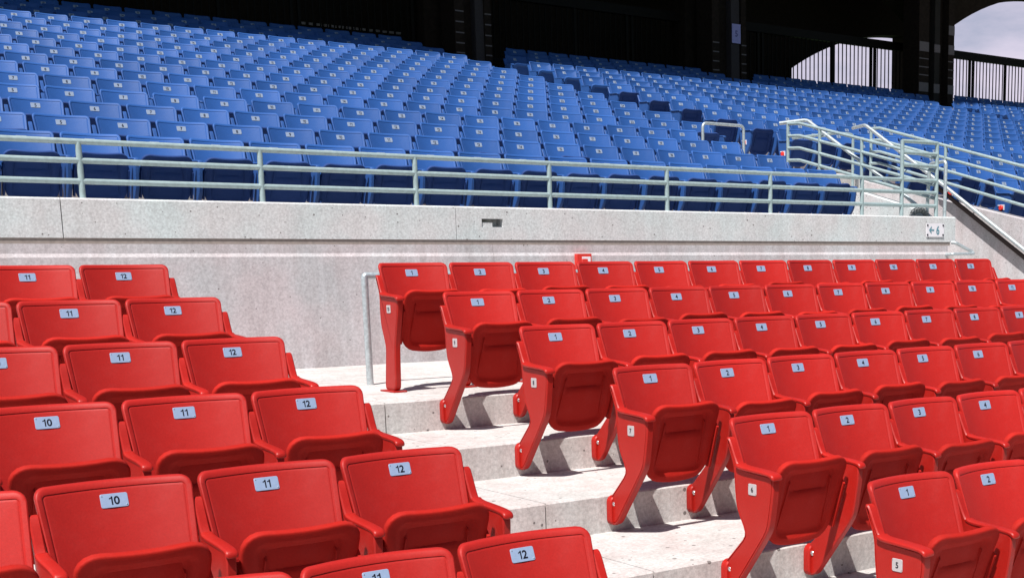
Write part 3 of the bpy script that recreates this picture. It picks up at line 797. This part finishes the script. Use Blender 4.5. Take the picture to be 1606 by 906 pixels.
for i in range(n + 1):
    x = 21.875 + (26.45 - 21.875) * i / n
    for yy in (20.0, 20.5):
        V += [(x, yy, arch_z(x)), (x, yy, ZR + .3)]
Fs = []
for i in range(n):
    p, q = 4 * i, 4 * i + 4
    Fs += [(p, q, q + 1, p + 1), (p + 2, p + 3, q + 3, q + 2), (p, p + 2, q + 2, q), (p + 1, q + 1, q + 3, p + 3)]
Fs += [(0, 1, 3, 2), (4 * n, 4 * n + 2, 4 * n + 3, 4 * n + 1)]
ow.add(V, Fs); ow.box(-14, 21.875, 20.0, 20.5, 3.6, ZR + .3); ow.box(26.45, 28.2, 20.0, 20.5, 3.6, ZR + .3)
tag(link('outer_wall', ow.mesh('outer_wall', DARKB)), 'dark outer wall with one arched opening to the sky behind the fence', 'wall')
cf = MB().box(-14, 28.2, 17.9, 20.5, 3.3, 4.55)
tag(link('concourse_floor', cf.mesh('concourse_floor', DARKC)), 'dark concourse floor behind the fence', None, None, 'structure')
rf = MB(); RP = [(-40, 13.0), (10, 12.95), (22, 13.35), (50, 13.9), (50, 17.8), (28.2, 17.8), (28.2, 20.5), (-40, 20.5)]
nR = len(RP)
rf.add([(x, y, 9.0) for x, y in RP] + [(x, y, 9.8) for x, y in RP], [tuple(range(nR)), tuple(range(2 * nR - 1, nR - 1, -1))] + [(i, (i + 1) % nR, (i + 1) % nR + nR, i + nR) for i in range(nR)])
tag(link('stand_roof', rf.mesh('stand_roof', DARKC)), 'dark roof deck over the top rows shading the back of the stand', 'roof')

# fences between the pillars
def fence(x0, x1, label):
    YF = 17.45 if x0 < 25 else 17.45
    root = empty('picket_fence', ((x0 + x1) / 2, YF, 4.6), label, 'fence', 'dark fences between the pillars')
    pk = MB(); k0 = math.ceil(x0 / .145)
    while k0 * .145 < x1: pk.box(k0 * .145 - .0095, k0 * .145 + .0095, YF - .012, YF + .012, 4.62, 5.90); k0 += 1
    child('pickets', pk, DARK, root)
    child('top_beam', MB().box(x0, x1, YF - .06, YF + .06, 5.89, 6.095), DARK, root)
    child('bottom_rail', MB().box(x0, x1, YF - .025, YF + .025, 4.60, 4.66), DARK, root)
    xs = []
    for k in range(-6, 8):
        c = 22.45 + 4.0 * k; xs += [c - .075, c + .075, c + (1.5 if c > 25 else 2.5)]
    for px in xs:
        if x0 + .05 < px < x1 - .05: child('post', MB().box(px - .03, px + .03, YF - .03, YF + .03, 4.55, 5.89), DARK, root)
fence(-3.2, 9.1, 'dark picket fence in the shade over the block left of the aisle')
fence(10.5, 15.9, 'dark picket fence in the shade, ending at the banner pillar')
fence(17.3, 24.02, 'picket fence silhouetted against the sky under the smaller arch')
fence(25.40, 34.2, 'picket fence silhouetted against the open sky at the far right')
cm_ = MB(); 
for k in range(14): cm_.box(7.6 + k * .17, 7.6 + k * .17 + .11, 19.93, 19.96, 5.42, 5.47)
for k in range(10): cm_.box(22.0 + k * .18, 22.0 + k * .18 + .12, 19.95, 19.97, 6.49, 6.53)
tag(link('sky_slit_strip', cm_.mesh('sky_slit_strip', simple('pale sky slit', (.35, .28, .28), .7))), 'dashed pale strips standing in for slits of sky behind the fences', 'sky slit strip')  # pale colour stands in for sky light through slits

# ------------------------------------------------------------------ ground
gr = MB().add([(-900, -900, -2.9), (900, -900, -2.9), (900, 1500, -2.9), (-900, 1500, -2.9)], [(0, 1, 2, 3)])
tag(link('ground', gr.mesh('ground', GRASS)), 'green ground below and beyond the stand', None, None, 'structure')
print('seats', len(cands))
